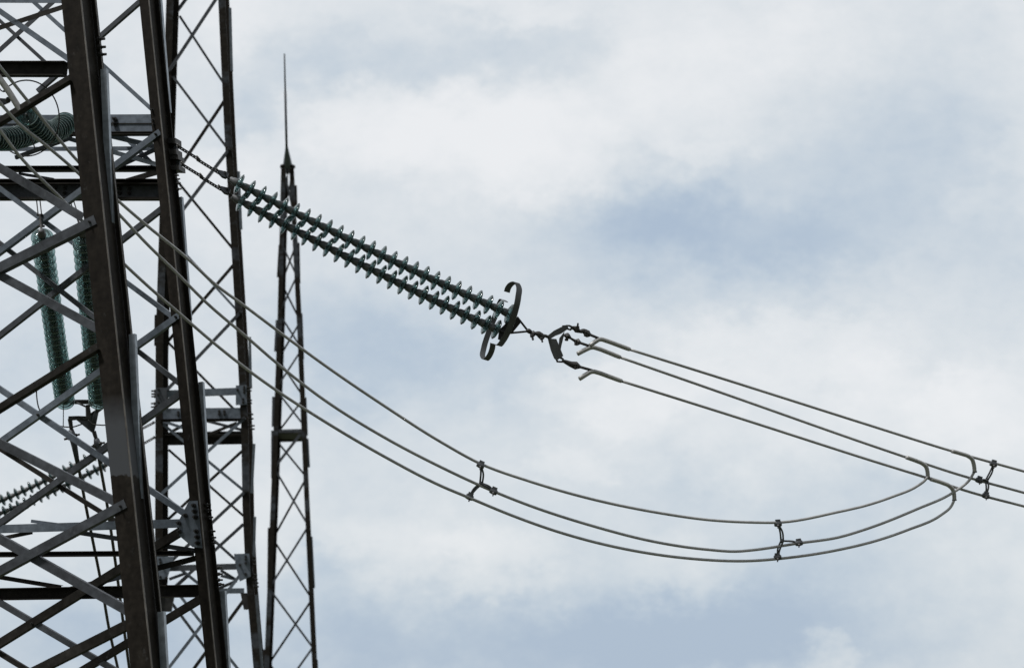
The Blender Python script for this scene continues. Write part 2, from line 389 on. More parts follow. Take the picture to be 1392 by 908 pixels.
fin(L1, FA, (106, -30), (209, 940), .050, .060, .228, .244, 'edge', 'cover_angle')
fin(L2, KA, (208, -30), (307, 940), .002, .012, -.206, -.190, 'edge', 'cover_angle')
fin(L2, KA, (208, -30), (307, 940), .003, .045, -.012, .004, 'leg', 'cover_angle')
strip(KA, (214.5, -10), (228, 153), 6.5, M['bright'], L2, .02)
strip(KA, (244, 268), (256, 434), 6.5, M['bright'], L2, .02)
strip(KA, (272.5, 519), (281.5, 690), 6.5, M['bright'], L2, .02)
strip(KA, (302, 803), (309, 930), 7.5, M['bright'], L2, .02)

def ext(p0, p1, x):
    if p0[0] > 2: return p0
    k = (x - p0[0]) / (p1[0] - p0[0]); return (x, p0[1] + (p1[1] - p0[1]) * k)
def brace(tower, plane, p0, p1, wpx, m, off=0.0, side=1, out=-1, extend=None, name='brace', section='angle', bolts=()):
    D = plane.depth((p0[0] + p1[0]) / 2, (p0[1] + p1[1]) / 2)
    q0 = ext(p0, p1, extend) if extend is not None else p0
    a, b = plane.at(*q0, off), plane.at(*p1, off); w = wpx * D / F
    if section == 'angle': vf = angle_section(a, b, w, plane.n, side, out)
    elif section == 'channel': vf = channel_section(a, b, w, plane.n, .07, .010)
    elif section == 'channel_in': vf = channel_section(a, b, w, plane.n, .09, .010, -1)
    else: vf = box_between(a, b, w, plane.n, .012)
    o = mesh_obj(name, *vf, M[m], tower)
    for bx, by in bolts: bolt(o, plane.at(bx, by, off - .004), plane.n, .8 * D / 22)
    return o
XL = -190
def A(plane, p0, p1, w, m, off=0.0, **k): return brace(towerA, plane, p0, p1, w, m, off, extend=XL, **k)
# braces of the near (front) face
A(FA, (-30, 378), (129, 298.5), 13.5, 'mid', -.012, side=-1, bolts=[(122, 302)])
A(FA, (-30, 791), (170, 684), 12.5, 'mid', -.012, side=-1, bolts=[(164, 688)])
A(FA, (-20, 217), (112, 296), 11.5, 'mid', .03)
A(FA, (-20, 364), (132, 447), 11.5, 'mid', .03)
A(FA, (-20, 2), (95, 82), 7.5, 'galv', .03)
A(FA, (-20, 179), (98, 107), 13.5, 'brown', .03, side=-1, out=1)
A(FA, (-20, 568), (136, 471), 13.5, 'brown', .03, side=-1, out=1)
A(FA, (-20, 593), (158, 683), 11.5, 'mid', .03)
A(FA, (-20, 722), (172, 830), 12, 'mid', .03)
A(FA, (-10, 940), (172, 848.5), 13, 'brown', .03, side=-1)
A(FA, (-10, 41), (88, 9), 7, 'brown', .03)
A(FA, (-10, 1.5), (84, 2), 5.5, 'galv', .03, name='crossbeam')
A(FA, (-20, 96), (92, 96), 20, 'brown', .10, section='channel_in', name='crossbeam')
# braces of the far (back) face, running on behind the near leg to the rear leg
A(KA, (-10, 77), (75, 0), 7, 'mid', .03)
A(KA, (-10, 20), (80, 102), 4.5, 'mid', .05)
A(KA, (42, 0), (206, 149), 5.2, 'galv', .03)
A(KA, (50, 124), (203, -10), 6.3, 'mid', .06, side=-1)
A(KA, (-20, 355), (217, 179), 8.5, 'galv', -.03, side=-1, bolts=[(212, 183), (55, 299)])
A(KA, (-20, 470), (222, 281), 7.5, 'mid', .05, side=-1)
A(KA, (-20, 614), (244, 427.5), 8.6, 'galv', -.03, side=-1, bolts=[(239, 431), (52, 564)])
A(KA, (-20, 242), (236, 432), 6.5, 'galv', .03)
A(KA, (-20, 316), (243, 521), 6.5, 'mid', .03)
A(KA, (-20, 516), (252, 699), 8, 'galv', .012)
A(KA, (-20, 724), (249, 531.5), 8.6, 'mid', .03, side=-1)
A(KA, (-20, 598), (180, 723), 6, 'brown', .07)
A(KA, (-20, 885), (250, 718), 11, 'brown', .012, side=-1, bolts=[(44, 847)])
A(KA, (-20, 808), (200, 937), 8, 'mid', .03)
A(KA, (105, 914), (272, 813), 10, 'brown', .03, side=-1)
A(KA, (-20, 876), (50, 919), 7, 'brown', .06)
# horizontals of the far face
A(KA, (-20, 719.5), (248, 711), 11.5, 'galv', .04, name='crossbeam', section='flat')
A(KA, (-20, 754), (264, 752), 7, 'brown', .12, name='crossbeam', section='channel_in')
A(KA, (-20, 808), (274, 803), 16.5, 'brown', .14, name='crossbeam', section='channel_in')
A(KA, (-20, 781), (83, 798), 6, 'brown', .18)
A(KA, (74, 806), (166, 783), 7.5, 'galv', .20)
A(KA, (198, 776), (268, 758), 8, 'brown', .20)
A(KA, (106, 723.5), (266, 748.5), 6.5, 'mid', .09)
A(KA, (-10, 734), (44, 723), 5.5, 'brown', .16)
A(KA, (42, 708), (80, 713), 4.5, 'galv', .22)
b1 = A(KA, (-20, 170), (214, 169), 27, 'galv', .07, name='crossbeam', section='flat')
A(KA, (-20, 184.5), (215, 183.5), 4, 'brown', .075, name='crossbeam', section='channel_in')
b1s = A(KA, (-20, 169.2), (214, 168.2), 1.2, 'brown', .060, name='seam_strip', section='flat')
b2 = A(KA, (-20, 260), (222, 260), 25, 'mid', .22, name='crossbeam', section='flat')
A(KA, (-20, 249), (222, 249), 7, 'brown', .19, name='crossbeam', section='channel_in')
A(KA, (-20, 272), (222, 272), 3, 'brown', .19, name='crossbeam', section='channel_in')
A(KA, (-20, 203), (212, 202), 6, 'galv', .32, name='crossbeam')
A(KA, (-20, 231.5), (216, 231), 7, 'brown', .30, name='crossbeam', section='channel_in')
for p0, p1, w, m_, of in (((147, 184), (211, 199), 6.2, 'galv', .12), ((147, 205), (214, 224), 6.2, 'bright', .14), ((167, 184), (209, 225), 6.2, 'galv', .26),
                          ((155, 229), (212, 203), 6.2, 'mid', .18), ((150, 253), (217, 233), 8, 'brown', .17), ((25, 236), (72, 244), 4, 'mid', .27), ((20, 214), (98, 186), 5, 'mid', .15), ((88, 187), (118, 196), 6, 'galv', .13)):
    brace(towerA, KA, p0, p1, w, m_, of, side=random.choice((1, -1)))
for x, y in ((157, 163), (157, 169.5)): bolt(b1, KA.at(x, y, .06), nA, 1.5)
for x, y in ((163, 257), (176, 257), (163, 263), (176, 263), (75, 256), (88, 256), (75, 263), (88, 263)): bolt(b2, KA.at(x, y, .21), nA, 1.2)
# gusset on the rear leg
gA = plate_px('gusset_plate', KA, [(257, 681), (272.5, 680), (278, 745), (262, 743.5), (244, 728), (243.5, 707)], M['galv'], towerA, .014, -.035)
for x, y in ((264, 687), (265, 695), (266, 703), (267.5, 722), (268.5, 730), (269, 738), (252.5, 700.5), (243.8, 711), (244.2, 722.5)):
    bolt(gA, KA.at(x, y, -.045), nA, 1.35)
rA = back_A.cross(Vector((0, 0, 1)))    # outwards from the right-hand side of the tower
rA = -left_A
for x, y in ((281, 686), (282, 693.5), (284, 703), (287, 722), (288, 730.5), (289, 738), (297, 771), (297, 780), (297, 788), (299, 794)):
    bolt(L2, KA.at(x - 1, y, -.06), rA, 1.15)
for x, y in ((134, 54), (135, 65), (136, 75)): bolt(L1, FA.at(x - 1, y, .235), rA, 1.6)
for x, y in ((208, 150), (209, 164), (210, 170)): bolt(L2, KA.at(x, y, .0), nA, 1.0)
for i in range(8): bolt(L2, KA.at(224.5 + i * .5, 156 + i * 4.4, .0), rA, .9)
for x, y in ((238, 239), (239.5, 244), (240.5, 249.5), (241.5, 257.5)): bolt(L2, KA.at(x - 1, y, -.05), rA, 1.1)
# attachment bracket for the twin strings
br = plate_px('string_bracket', KA, [(229, 190), (242.5, 190), (242.8, 197.5), (228.5, 197)], M['black'], towerA, .16, .02)
plate_px('bracket_plate', KA, [(229, 205), (243.5, 205), (244, 212), (229.5, 212)], M['black'], br, .16, .02)
plate_px('bracket_plate', KA, [(231, 212.5), (246, 213), (247, 219), (231.5, 219)], M['black'], br, .17, .04)
plate_px('bracket_plate', KA, [(232.5, 227), (247.5, 227), (248, 233.5), (233, 233)], M['black'], br, .17, .04)
plate_px('bracket_pin', KA, [(236, 196), (241.5, 196), (241.5, 206), (236, 206)], M['mid'], br, .05, .02)
plate_px('bracket_pin', KA, [(239.5, 218), (245, 218), (245, 228), (239.5, 228)], M['mid'], br, .05, .04)
plate_px('bracket_pin', KA, [(229, 196), (236, 196), (239, 228), (231, 228)], M['black'], br, .08, .06)

# ================================================================== MIDDLE TOWER
nB = Vector((.10, -.995, 0)); FBp = Plane(P(275, 560, 40.0), nB)
backB = Vector((-.19, 1.8, 0)); KB = Plane(P(275, 560, 40.0) + backB, nB)
towerB = thing('lattice_tower', Vector((FBp.at(275, 700).x, FBp.at(275, 700).y + .9, 0)), 'middle lattice steel tower, second in the row, with two short beams across its waist', 'pylon', GROUP_T)
rightB = Vector((.995, .10, 0))
def poly_leg(tower, plane, pts, wpx, side, w2, m, shift=None, up=1.2, t=.014):
    """a leg that kinks: pts is its outer corner line from the top down"""
    q = [plane.at(*p) + (shift or Vector()) for p in pts]; D = plane.depth(*pts[1]); w = wpx * D / F
    q[0] = q[0] + (q[0] - q[1]).normalized() * up; q[-1] = to_ground(q[-2], q[-1])
    d1 = Vector((.995, .1, 0)) * side; d2 = (-plane.n if shift is None else plane.n)
    parts = [leg_section(q[i], q[i + 1], w, d1, w2, d2, t) for i in range(len(q) - 1)]
    return mesh_obj('leg', *join(parts), m, tower)
LB = [(226, 0), (211.5, 460), (210.5, 780), (200, 908)]
RB = [(306, 0), (314.5, 180), (331.5, 460), (337.5, 580), (339.5, 690), (344, 785), (354.5, 908)]
b3 = poly_leg(towerB, FBp, LB, 10, 1, .16, M['leg_far'])
b4 = poly_leg(towerB, FBp, RB, 9.5, -1, .16, M['leg_far'])
poly_leg(towerB, FBp, LB, 10, 1, .16, M['leg'], backB)
poly_leg(towerB, FBp, [(x + 4, y) for x, y in RB], 9.5, -1, .16, M['leg'], backB)
def stripB(plane, p0, p1, w, parent, m='bright', off=.15): strip(plane, p0, p1, w, M[m], parent, off)
for p0, p1 in (((312.8, 11), (315, 97)), ((324.3, 233), (327.8, 312)), ((339.5, 458), (341, 528)), ((345.5, 603), (342, 670)), ((346.5, 702), (345, 756)), ((348, 808), (358, 925))):
    stripB(FBp, p0, p1, 3.6, b4)
for p0, p1 in (((212, 428), (211.5, 470)),): stripB(FBp, p0, p1, 4, b3, 'leg')
def B(p0, p1, w, m, back=False, off=.02, **k): return brace(towerB, KB if back else FBp, p0, p1, w, m, off, **k)
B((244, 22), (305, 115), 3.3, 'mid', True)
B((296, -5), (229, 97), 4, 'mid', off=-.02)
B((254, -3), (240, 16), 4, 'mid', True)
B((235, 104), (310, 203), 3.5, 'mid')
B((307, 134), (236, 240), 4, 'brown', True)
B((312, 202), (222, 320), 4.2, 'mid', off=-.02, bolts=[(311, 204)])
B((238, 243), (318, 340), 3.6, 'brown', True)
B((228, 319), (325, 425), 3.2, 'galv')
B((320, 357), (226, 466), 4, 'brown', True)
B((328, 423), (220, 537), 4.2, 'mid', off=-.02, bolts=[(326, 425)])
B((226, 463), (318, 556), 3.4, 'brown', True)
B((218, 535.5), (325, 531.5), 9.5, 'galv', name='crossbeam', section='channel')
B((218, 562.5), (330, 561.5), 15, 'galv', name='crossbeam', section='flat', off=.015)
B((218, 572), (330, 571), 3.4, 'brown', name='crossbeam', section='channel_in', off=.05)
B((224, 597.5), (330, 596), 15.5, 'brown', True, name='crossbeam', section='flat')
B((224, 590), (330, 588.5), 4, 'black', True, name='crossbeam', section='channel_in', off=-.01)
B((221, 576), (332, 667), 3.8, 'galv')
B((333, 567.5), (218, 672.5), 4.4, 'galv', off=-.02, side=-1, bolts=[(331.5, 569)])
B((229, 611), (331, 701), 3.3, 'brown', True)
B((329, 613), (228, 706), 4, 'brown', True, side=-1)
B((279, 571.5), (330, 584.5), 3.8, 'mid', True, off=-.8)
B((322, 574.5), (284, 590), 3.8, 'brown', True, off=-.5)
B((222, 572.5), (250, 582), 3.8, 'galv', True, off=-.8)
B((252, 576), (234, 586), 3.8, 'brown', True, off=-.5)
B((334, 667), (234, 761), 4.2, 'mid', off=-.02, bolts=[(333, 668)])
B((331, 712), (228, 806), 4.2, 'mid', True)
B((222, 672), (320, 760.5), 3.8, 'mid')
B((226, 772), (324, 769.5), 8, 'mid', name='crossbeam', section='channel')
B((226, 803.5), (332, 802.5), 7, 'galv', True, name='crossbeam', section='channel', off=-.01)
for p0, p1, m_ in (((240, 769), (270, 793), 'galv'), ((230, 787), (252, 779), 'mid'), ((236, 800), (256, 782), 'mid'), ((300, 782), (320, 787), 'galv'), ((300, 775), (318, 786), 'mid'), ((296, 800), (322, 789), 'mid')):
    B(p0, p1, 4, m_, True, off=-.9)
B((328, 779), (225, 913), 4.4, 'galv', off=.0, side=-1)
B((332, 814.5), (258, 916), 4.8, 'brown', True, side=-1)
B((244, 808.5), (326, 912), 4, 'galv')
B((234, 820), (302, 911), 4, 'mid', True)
def plateB(pts, m, off=-.03): return plate_px('gusset_plate', FBp, pts, M[m], towerB, .014, off)
gB = [plateB([(320.5, 524), (335, 523.5), (335.5, 550), (320.5, 550.5)], 'galv'), plateB([(211.5, 527), (227, 527), (227, 550), (211, 551)], 'mid'),
      plateB([(318, 752.5), (339, 752), (341, 783), (326, 790), (320.5, 770)], 'galv'), plateB([(211, 756), (237, 756), (227.5, 786), (211, 788)], 'galv')]
for gi, pts in enumerate((((323, 530), (332, 526), (332, 529.5), (332, 533.5), (330.5, 542.5), (330.5, 547)), ((215.5, 529.5), (215, 536.5), (215.5, 546.5)),
                          ((334, 756), (334, 760), (334, 765), (326, 767.5), (334, 780)), ((217.5, 760), (218, 764.5), (226, 785), (218, 784)))):
    for x, y in pts: bolt(gB[gi], FBp.at(x, y, -.037), nB, 1.4)
for x, y in ((242.5, 560.5), (242.5, 564.5), (298, 559), (298, 563), (305, 559), (305, 563)): bolt(towerB, FBp.at(x, y, .0), nB, 1.5)
for x, y in ((212, 531.5), (212, 535.5), (212, 539), (211.5, 548.5), (211.5, 553.3), (212, 761.5), (212, 766), (212, 784)): bolt(b3, FBp.at(x, y, .05), -rightB, 1.8)
for x, y in ((335.5, 527), (335.8, 531), (336.3, 544), (336.3, 548), (338, 563), (338.5, 569), (340, 578.5), (340, 583), (342, 757), (342.3, 762), (342.5, 767), (343.5, 781), (344, 787), (345, 792), (345.5, 797)):
    bolt(b4, FBp.at(x, y, .05), rightB, 1.8)
plate_px('beam_bracket', FBp, [(327, 806), (336, 806), (338, 828), (331.5, 828)], M['black'], towerB, .2, .15)
plate_px('beam_bracket', FBp, [(219, 812), (237, 810), (233, 831), (218, 831)], M['black'], towerB, .2, .15)

# ================================================================== FAR TOWER with the lightning rod
nC = Vector((.08, -.997, 0)); FC = Plane(P(395, 560, 60.0), nC)
backC = Vector((-.13, 1.6, 0)); KC = Plane(P(395, 560, 60.0) + backC, nC)
towerC = thing('lattice_tower', Vector((FC.at(395, 700).x, FC.at(395, 700).y + .8, 0)), 'farthest slim lattice steel tower, tapering to a cone and tall lightning rod', 'pylon', GROUP_T)
LC = [(382, 229.5), (377, 440), (368.8, 660), (359, 908)]
RC = [(399.5, 229.5), (410.5, 440), (419.8, 660), (431.5, 908)]
def poly_legC(pts, wpx, side, m, shift=None): return poly_leg(towerC, FC, pts, wpx, side, .16, m, shift, up=0, t=.016)
c3 = poly_legC(LC, 6.4, 1, M['leg_far']); c4 = poly_legC(RC, 6.4, -1, M['leg_far'])
poly_legC([(x + 1.5, y) for x, y in LC], 6.4, 1, M['leg'], backC); poly_legC([(x - 1.5, y) for x, y in RC], 6.4, -1, M['leg'], backC)
for p0, p1, w, par, m_ in (((379.5, 333), (377, 377), 3, c3, 'leg'), ((375.5, 435), (373.3, 478), 3, c3, 'mid'), ((370.7, 539), (370, 580), 3, c3, 'mid'), ((369.2, 585), (369, 650), 2.6, c3, 'mid'), ((364.8, 717), (364, 800), 3, c3, 'leg'), ((359, 882), (357.5, 920), 4, c3, 'leg'),
                           ((403.5, 252), (404.5, 283), 2.4, c4, 'leg'), ((407, 330), (408.3, 385), 2.8, c4, 'leg'), ((411, 426), (413.3, 488), 2.8, c4, 'leg'), ((416.5, 540), (418.5, 592), 2.6, c4, 'mid'), ((419.3, 596), (421.3, 635), 2.8, c4, 'galv'), ((424.5, 729), (428, 799), 3, c4, 'galv'), ((431.5, 896), (432.5, 920), 3.4, c4, 'galv')):
    sh_ = .9 if par is c3 else -1.4
    strip(FC, (p0[0] + sh_, p0[1]), (p1[0] + sh_, p1[1]), w + .4, M[m_], par, .05)
def Cb(p0, p1, w, m, back=False, off=.02, **k): return brace(towerC, KC if back else FC, p0, p1, w, m, off, **k)
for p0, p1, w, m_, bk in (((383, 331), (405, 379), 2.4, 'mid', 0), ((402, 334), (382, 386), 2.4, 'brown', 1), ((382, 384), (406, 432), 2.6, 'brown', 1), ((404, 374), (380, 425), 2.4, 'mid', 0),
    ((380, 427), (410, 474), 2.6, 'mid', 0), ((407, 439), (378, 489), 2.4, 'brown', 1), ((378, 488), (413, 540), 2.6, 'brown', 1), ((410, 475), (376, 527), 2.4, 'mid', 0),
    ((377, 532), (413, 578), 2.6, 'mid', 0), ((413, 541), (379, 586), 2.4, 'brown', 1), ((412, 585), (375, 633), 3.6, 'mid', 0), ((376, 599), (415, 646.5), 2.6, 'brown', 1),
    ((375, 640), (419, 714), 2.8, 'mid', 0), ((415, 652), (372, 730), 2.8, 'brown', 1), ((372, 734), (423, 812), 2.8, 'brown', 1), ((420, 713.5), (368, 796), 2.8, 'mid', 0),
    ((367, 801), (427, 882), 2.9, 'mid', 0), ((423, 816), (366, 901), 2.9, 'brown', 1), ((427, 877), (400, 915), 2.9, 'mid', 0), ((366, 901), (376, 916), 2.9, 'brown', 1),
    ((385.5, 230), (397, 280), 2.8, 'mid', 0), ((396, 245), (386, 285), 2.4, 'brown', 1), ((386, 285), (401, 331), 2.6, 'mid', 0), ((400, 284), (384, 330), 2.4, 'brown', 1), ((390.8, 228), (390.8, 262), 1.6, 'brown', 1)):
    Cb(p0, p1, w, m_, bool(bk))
Cb((375, 586), (413, 585), 4.4, 'mid', name='crossbeam', section='flat')
def box8(name, c, dx, dy, dz, m, parent):
    V_ = [c + dx * a + dy * b + dz * e for e in (-1, 1) for a, b in ((-1, -1), (1, -1), (1, 1), (-1, 1))]
    return mesh_obj(name, V_, [(0, 3, 2, 1), (4, 5, 6, 7), (0, 1, 5, 4), (1, 2, 6, 5), (2, 3, 7, 6), (3, 0, 4, 7)], m, parent)
pt = FC.at(394, 586.5) + backC * .5
box8('platform_plate', pt + Vector((0, .03, -.03)), Vector((.35, 0, 0)), backC * .5, Vector((0, 0, .02)), M['black'], towerC)
Cb((376, 598), (413, 597), 6, 'brown', True, name='crossbeam', section='flat')
topc = (FC.at(382, 223.4) + FC.at(399.5, 223.4)) / 2 + backC * .12
s = 60 / F
cap = mesh_obj('cap_plate', *oriented(lathe([(-.07, .17), (-.055, .228), (.0, .228), (.012, .17)], 20), topc, Vector((0, 0, 1))), M['leg'], towerC)
tip = P(389.6, 199, 60.2); base_c = topc + Vector((0, 0, .012))
cone = mesh_obj('rod_cone', *oriented(lathe([(0, .145), (.02, .14), ((tip - base_c).length, .032)], 20), base_c, tip - base_c), M['galv'], towerC, smooth=True)
t2 = P(387.8, 124, 60.2); t3 = P(386.6, 73.5, 60.2)
mesh_obj('lightning_rod', *join([tube([tip - Vector((0, 0, .05)), t2], .036, 10), tube([t2 - Vector((0, 0, .02)), t3], [.026, .022], 10)]), M['mid'], towerC, smooth=True)
mesh_obj('rod_socket', *oriented(lathe([(-.24, .055), (-.07, .06)], 12), topc, Vector((0, 0, 1))), M['black'], towerC)

# ================================================================== INSULATOR STRINGS
CAPP = [(-.098, .010), (-.097, .026), (-.090, .034), (-.062, .037), (-.056, .043), (-.020, .047), (-.004, .051), (.002, .046)]
GLP = [(-.006, .045), (-.004, .060), (.004, .085), (.014, .112), (.022, .120), (.027, .123), (.031, .120), (.026, .114), (.042, .106), (.044, .101), (.024, .095), (.046, .086), (.048, .081), (.026, .074), (.046, .062), (.046, .057), (.018, .050), (.018, .014)]
PINP = [(.010, .012), (.050, .010)]
BELL = [(-.006, .046), (-.003, .060), (.006, .085), (.018, .110), (.030, .124), (.036, .128), (.041, .127), (.039, .121), (.030, .112), (.018, .096), (.034, .084), (.035, .079), (.014, .072), (.010, .055), (.012, .012)]
def make_disc(gm, seg, prof=None):
    g = bpy.data.meshes.new('insulator_disc'); v, f = lathe(prof or GLP, seg); g.from_pydata([tuple(q) for q in v], [], f); g.materials.append(M[gm])
    c = bpy.data.meshes.new('metal_cap'); v, f = join([lathe(CAPP, 14), lathe(PINP, 8)]); c.from_pydata([tuple(q) for q in v], [], f); c.materials.append(M['cap'])
    import bmesh
    for m_ in (g, c):
        bm = bmesh.new(); bm.from_mesh(m_); bmesh.ops.recalc_face_normals(bm, faces=bm.faces); bm.to_mesh(m_); bm.free()
        for p in m_.polygons: p.use_smooth = True
    return g, c
M['glass_pale'] = mat('pale_green_glass', (.25, .37, .36), .02, 0, (.33, .45, .44), 14, .35, .65, spec=.5, trans=.93, ior=1.5)
M['glass_rim'] = mat('glass_rim_painted_light', (.34, .46, .45), .12, 0, (.42, .54, .53), 14, .35, .65, spec=.8, trans=.35, ior=1.5)  # paler rim colour stands in for light refracted at the disc edge
DISC_PALE = make_disc('glass_pale', 30, BELL); DISC_PALE[0].materials.append(M['glass_rim'])
for p_ in DISC_PALE[0].polygons:
    if math.hypot(p_.center.y, p_.center.z) > .1195: p_.material_index = 1; DISC = make_disc('glass', 26); DISC_FAR = make_disc('glass_far', 18)
def string(label, p0, p1, n, sag, group, meshes=DISC, scale=1.0, jit=.022):
    """n discs, p0 .. p1 being the centres of the first and the last; sag in metres"""
    root = thing('insulator_string', p0, label, 'insulator', group)
    pos = lambda s: p0.lerp(p1, s) + Vector((0, 0, -4 * sag * s * (1 - s)))
    for i in range(n):
        s = i / (n - 1); p = pos(s); tg = (pos(s + .01) - pos(s - .01)).normalized()
        tg = (tg + Vector((random.uniform(-jit, jit), random.uniform(-jit, jit), random.uniform(-jit, jit)))).normalized()
        g = bpy.data.objects.new('insulator_disc', meshes[0]); C.objects.link(g); place(g, p, root)
        g.rotation_mode = 'QUATERNION'; g.rotation_quaternion = tg.to_track_quat('X', 'Z') @ Matrix.Rotation(random.uniform(0, 6), 3, 'X').to_quaternion()
        g.scale = (scale,) * 3
        c = bpy.data.objects.new('metal_cap', meshes[1]); C.objects.link(c); c.parent = g
    return root
GS = 'green glass insulator strings'
axis_mid = (P(691, 426, 23.95) - P(322.5, 249, 22.95))
SU = string('upper of the twin green glass insulator strings stretched from the near tower to the hoops', P(322.5, 249, 23.2), P(689.5, 425.5, 23.95), 26, .033, GS)
SL = string('lower of the twin green glass insulator strings stretched from the near tower to the hoops', P(325.5, 272.5, 23.2), P(672, 446.5, 23.90), 25, .033, GS)
def bar_chain(root, a, b, w=.034):
    """two flat link bars bolted end to end with a row of holes showing as studs"""
    mid = a.lerp(b, .5); n = Vector((-.1, -.9, .35)).normalized()
    d = (b - a).normalized(); u = n.cross(d).normalized()
    for (s0, s1, off) in ((0, .54, .012), (.46, 1, -.012)):
        # each bar is built as two rails with rungs so that the adjustment holes are open
        q0, q1 = a.lerp(b, s0), a.lerp(b, s1); parts = []
        for sgn in (-1, 1):
            parts.append(box_between(q0 + n * off + u * sgn * w * .36, q1 + n * off + u * sgn * w * .36, w * .3, n, .012))
        k = 8
        for i in range(k + 1):
            c = q0.lerp(q1, i / k) + n * off; L_ = (q1 - q0).length / k * .36
            parts.append(box_between(c - d * L_, c + d * L_, w * .46, n, .011))
        mesh_obj('link_bar', *join(parts), M['black'], root)
    for s in (.02, .5, .98): bolt(root, a.lerp(b, s) + n * .02, n, 1.0)
def clevis(root, p, d, size=.10):
    n = Vector((.1, -.9, .4)).normalized(); d = d.normalized(); u = n.cross(d).normalized()
    if u.z < 0: u = -u
    pr = [(-.55, -.22), (.1, -.42), (.55, -.3), (.62, .0), (.62, .42), (.40, .45), (-.55, .08)]
    V_, F_ = prism([p + d * x * size + u * y * size + n * .018 for x, y in pr], [p + d * x * size + u * y * size - n * .018 for x, y in pr])
    o = mesh_obj('clevis_plate', V_, F_, M['mid'], root); bolt(o, p + d * .3 * size + u * .1 * size + n * .02, n, .8); return o
for root, a, b, cv, e in ((SU, P(242, 200, 23.0), P(297, 234.5, 23.16), P(302.5, 236.5, 23.16), P(312, 244, 23.16)),
                          (SL, P(247.5, 224.5, 23.0), P(300, 257, 23.16), P(305.5, 258.5, 23.16), P(315, 266.5, 23.16))):
    bar_chain(root, a, b); clevis(root, cv, b - a, .10)
    mesh_obj('ball_pin', *tube([cv, e], .011, 8), M['black'], root, smooth=True)
SH = [string('glass insulator string hanging left of the near brown leg, whole length in view', P(57, 320, 23.3), P(88, 543, 26.3), 28, .05, GS, DISC_PALE),
      string('glass insulator string hanging half hidden behind the near brown leg', P(113, 320, 23.3), P(134, 543, 26.3), 28, .05, GS, DISC_PALE)]
for root, top, e, x2 in ((SH[0], (52, 272), P(57, 318, 23.28), 54), (SH[1], (98, 274), P(112, 318, 23.28), 104)):
    a = KA.at(top[0], top[1], .22)
    m1 = a.lerp(e, .45)
    for dx in (-.02, .02): mesh_obj('shackle', *tube([a + Vector((dx, 0, 0)), m1 + Vector((dx, 0, 0))], .007, 8), M['black'], root, smooth=True)
    mesh_obj('link_rod', *join([tube([m1, e], .013, 8), tube([m1 + Vector((-.035, 0, 0)), m1 + Vector((.035, 0, 0))], .013, 8), tube([m1.lerp(e, .6) + Vector((-.03, 0, 0)), m1.lerp(e, .6) + Vector((.04, 0, 0))], .014, 8)]), M['black'], root, smooth=True)
STL = [string('thick curved bundle of glass insulator discs ending at the near brown leg', P(90, 167, 23.1), P(37, 158, 21.35), 18, .14, GS, DISC_PALE, jit=.03),
      string('foreshortened glass insulator string at the left edge beneath the dark diagonal brace', P(46, 180, 23.1), P(-22, 186, 21.35), 18, .05, GS, DISC_PALE, jit=.03)]
mesh_obj('link_rod', *tube([P(97, 167, 23.3), P(90, 167, 23.1)], .03, 8), M['black'], STL[0], smooth=True)
mesh_obj('link_rod', *tube([P(62, 177, 23.3), P(46, 180, 23.1)], .03, 8), M['black'], STL[1], smooth=True)
pB = lambda x, y, D: P(x, y, D)
SB = [string('upper pale green insulator string reaching left from the middle tower behind the near leg', pB(166, 597, 40.0), pB(-70, 708, 39.9), 26, .10, GS, DISC_FAR),
      string('lower pale green insulator string reaching left from the middle tower behind the near leg', pB(170, 617.5, 40.0), pB(-68, 722, 39.9), 26, .10, GS, DISC_FAR)]
for root, a, e in ((SB[0], pB(210, 574.5, 39.95), pB(168, 596, 40)), (SB[1], pB(211, 594.5, 39.95), pB(172, 616.5, 40))):
    bar_chain(root, a, e, .05)

# ================================================================== YOKE with grading hoops
def PX(pts, f): return [P(x, y, f(x) if callable(f) else f) for x, y in pts]
yoke = thing('yoke_assembly', P(712, 448, 24.02), 'dark steel yoke with two open grading hoops gripping the ends of the twin strings', 'yoke')
ax = axis_mid.normalized()
near_hoop = spline([P(689, 397, 23.80), P(691, 391, 23.76), P(696, 385.5, 23.72), P(702, 384.5, 23.68), P(705.2, 390, 23.66), P(704.5, 404, 23.64), P(700.5, 423, 23.66), P(693, 445, 23.72), P(684, 463, 23.80), P(678.5, 469.5, 23.84), P(674.5, 468.5, 23.90)], 8)
mesh_obj('grading_hoop', *ribbon(near_hoop, ax + Vector((0, -.4, .1)), .070, .008), M['hoop'], yoke)
far_hoop = spline([P(687, 410, 24.06), P(683, 407.5, 24.12), P(679.5, 412, 24.2), P(673, 430, 24.26), P(665, 450, 24.26), P(657.5, 474, 24.22), P(656, 484.5, 24.16), P(659.5, 489, 24.1), P(665, 484, 24.02), P(669.5, 472, 23.97), P(670, 467, 23.96)], 8)
mesh_obj('grading_hoop', *ribbon(far_hoop, ax + Vector((0, -.4, .1)), .066, .008), M['hoop'], yoke)
ny = Vector((.35, -.93, .1)).normalized()
def plate3(name, pts, m, parent, t=.016, n=None):
    n = n or ny; V_, F_ = prism([p + n * t / 2 for p in pts], [p - n * t / 2 for p in pts]); return mesh_obj(name, V_, F_, m, parent)
plate3('yoke_plate', [P(695, 432, 24.0), P(703.5, 433.5, 24.0), P(708, 438.5, 24.0), P(697, 452, 24.0), P(679, 455, 24.0), P(677, 450, 24.0)], M['black'], yoke)
plate3('yoke_plate', [P(679, 445, 23.97), P(688, 449, 23.97), P(681, 463, 23.95), P(677, 461, 23.95)], M['black'], yoke)
mesh_obj('link_rod', *tube([P(703, 431, 24.0), P(710, 440, 24.02), P(717, 449, 24.04)], .013, 8), M['black'], yoke, smooth=True)
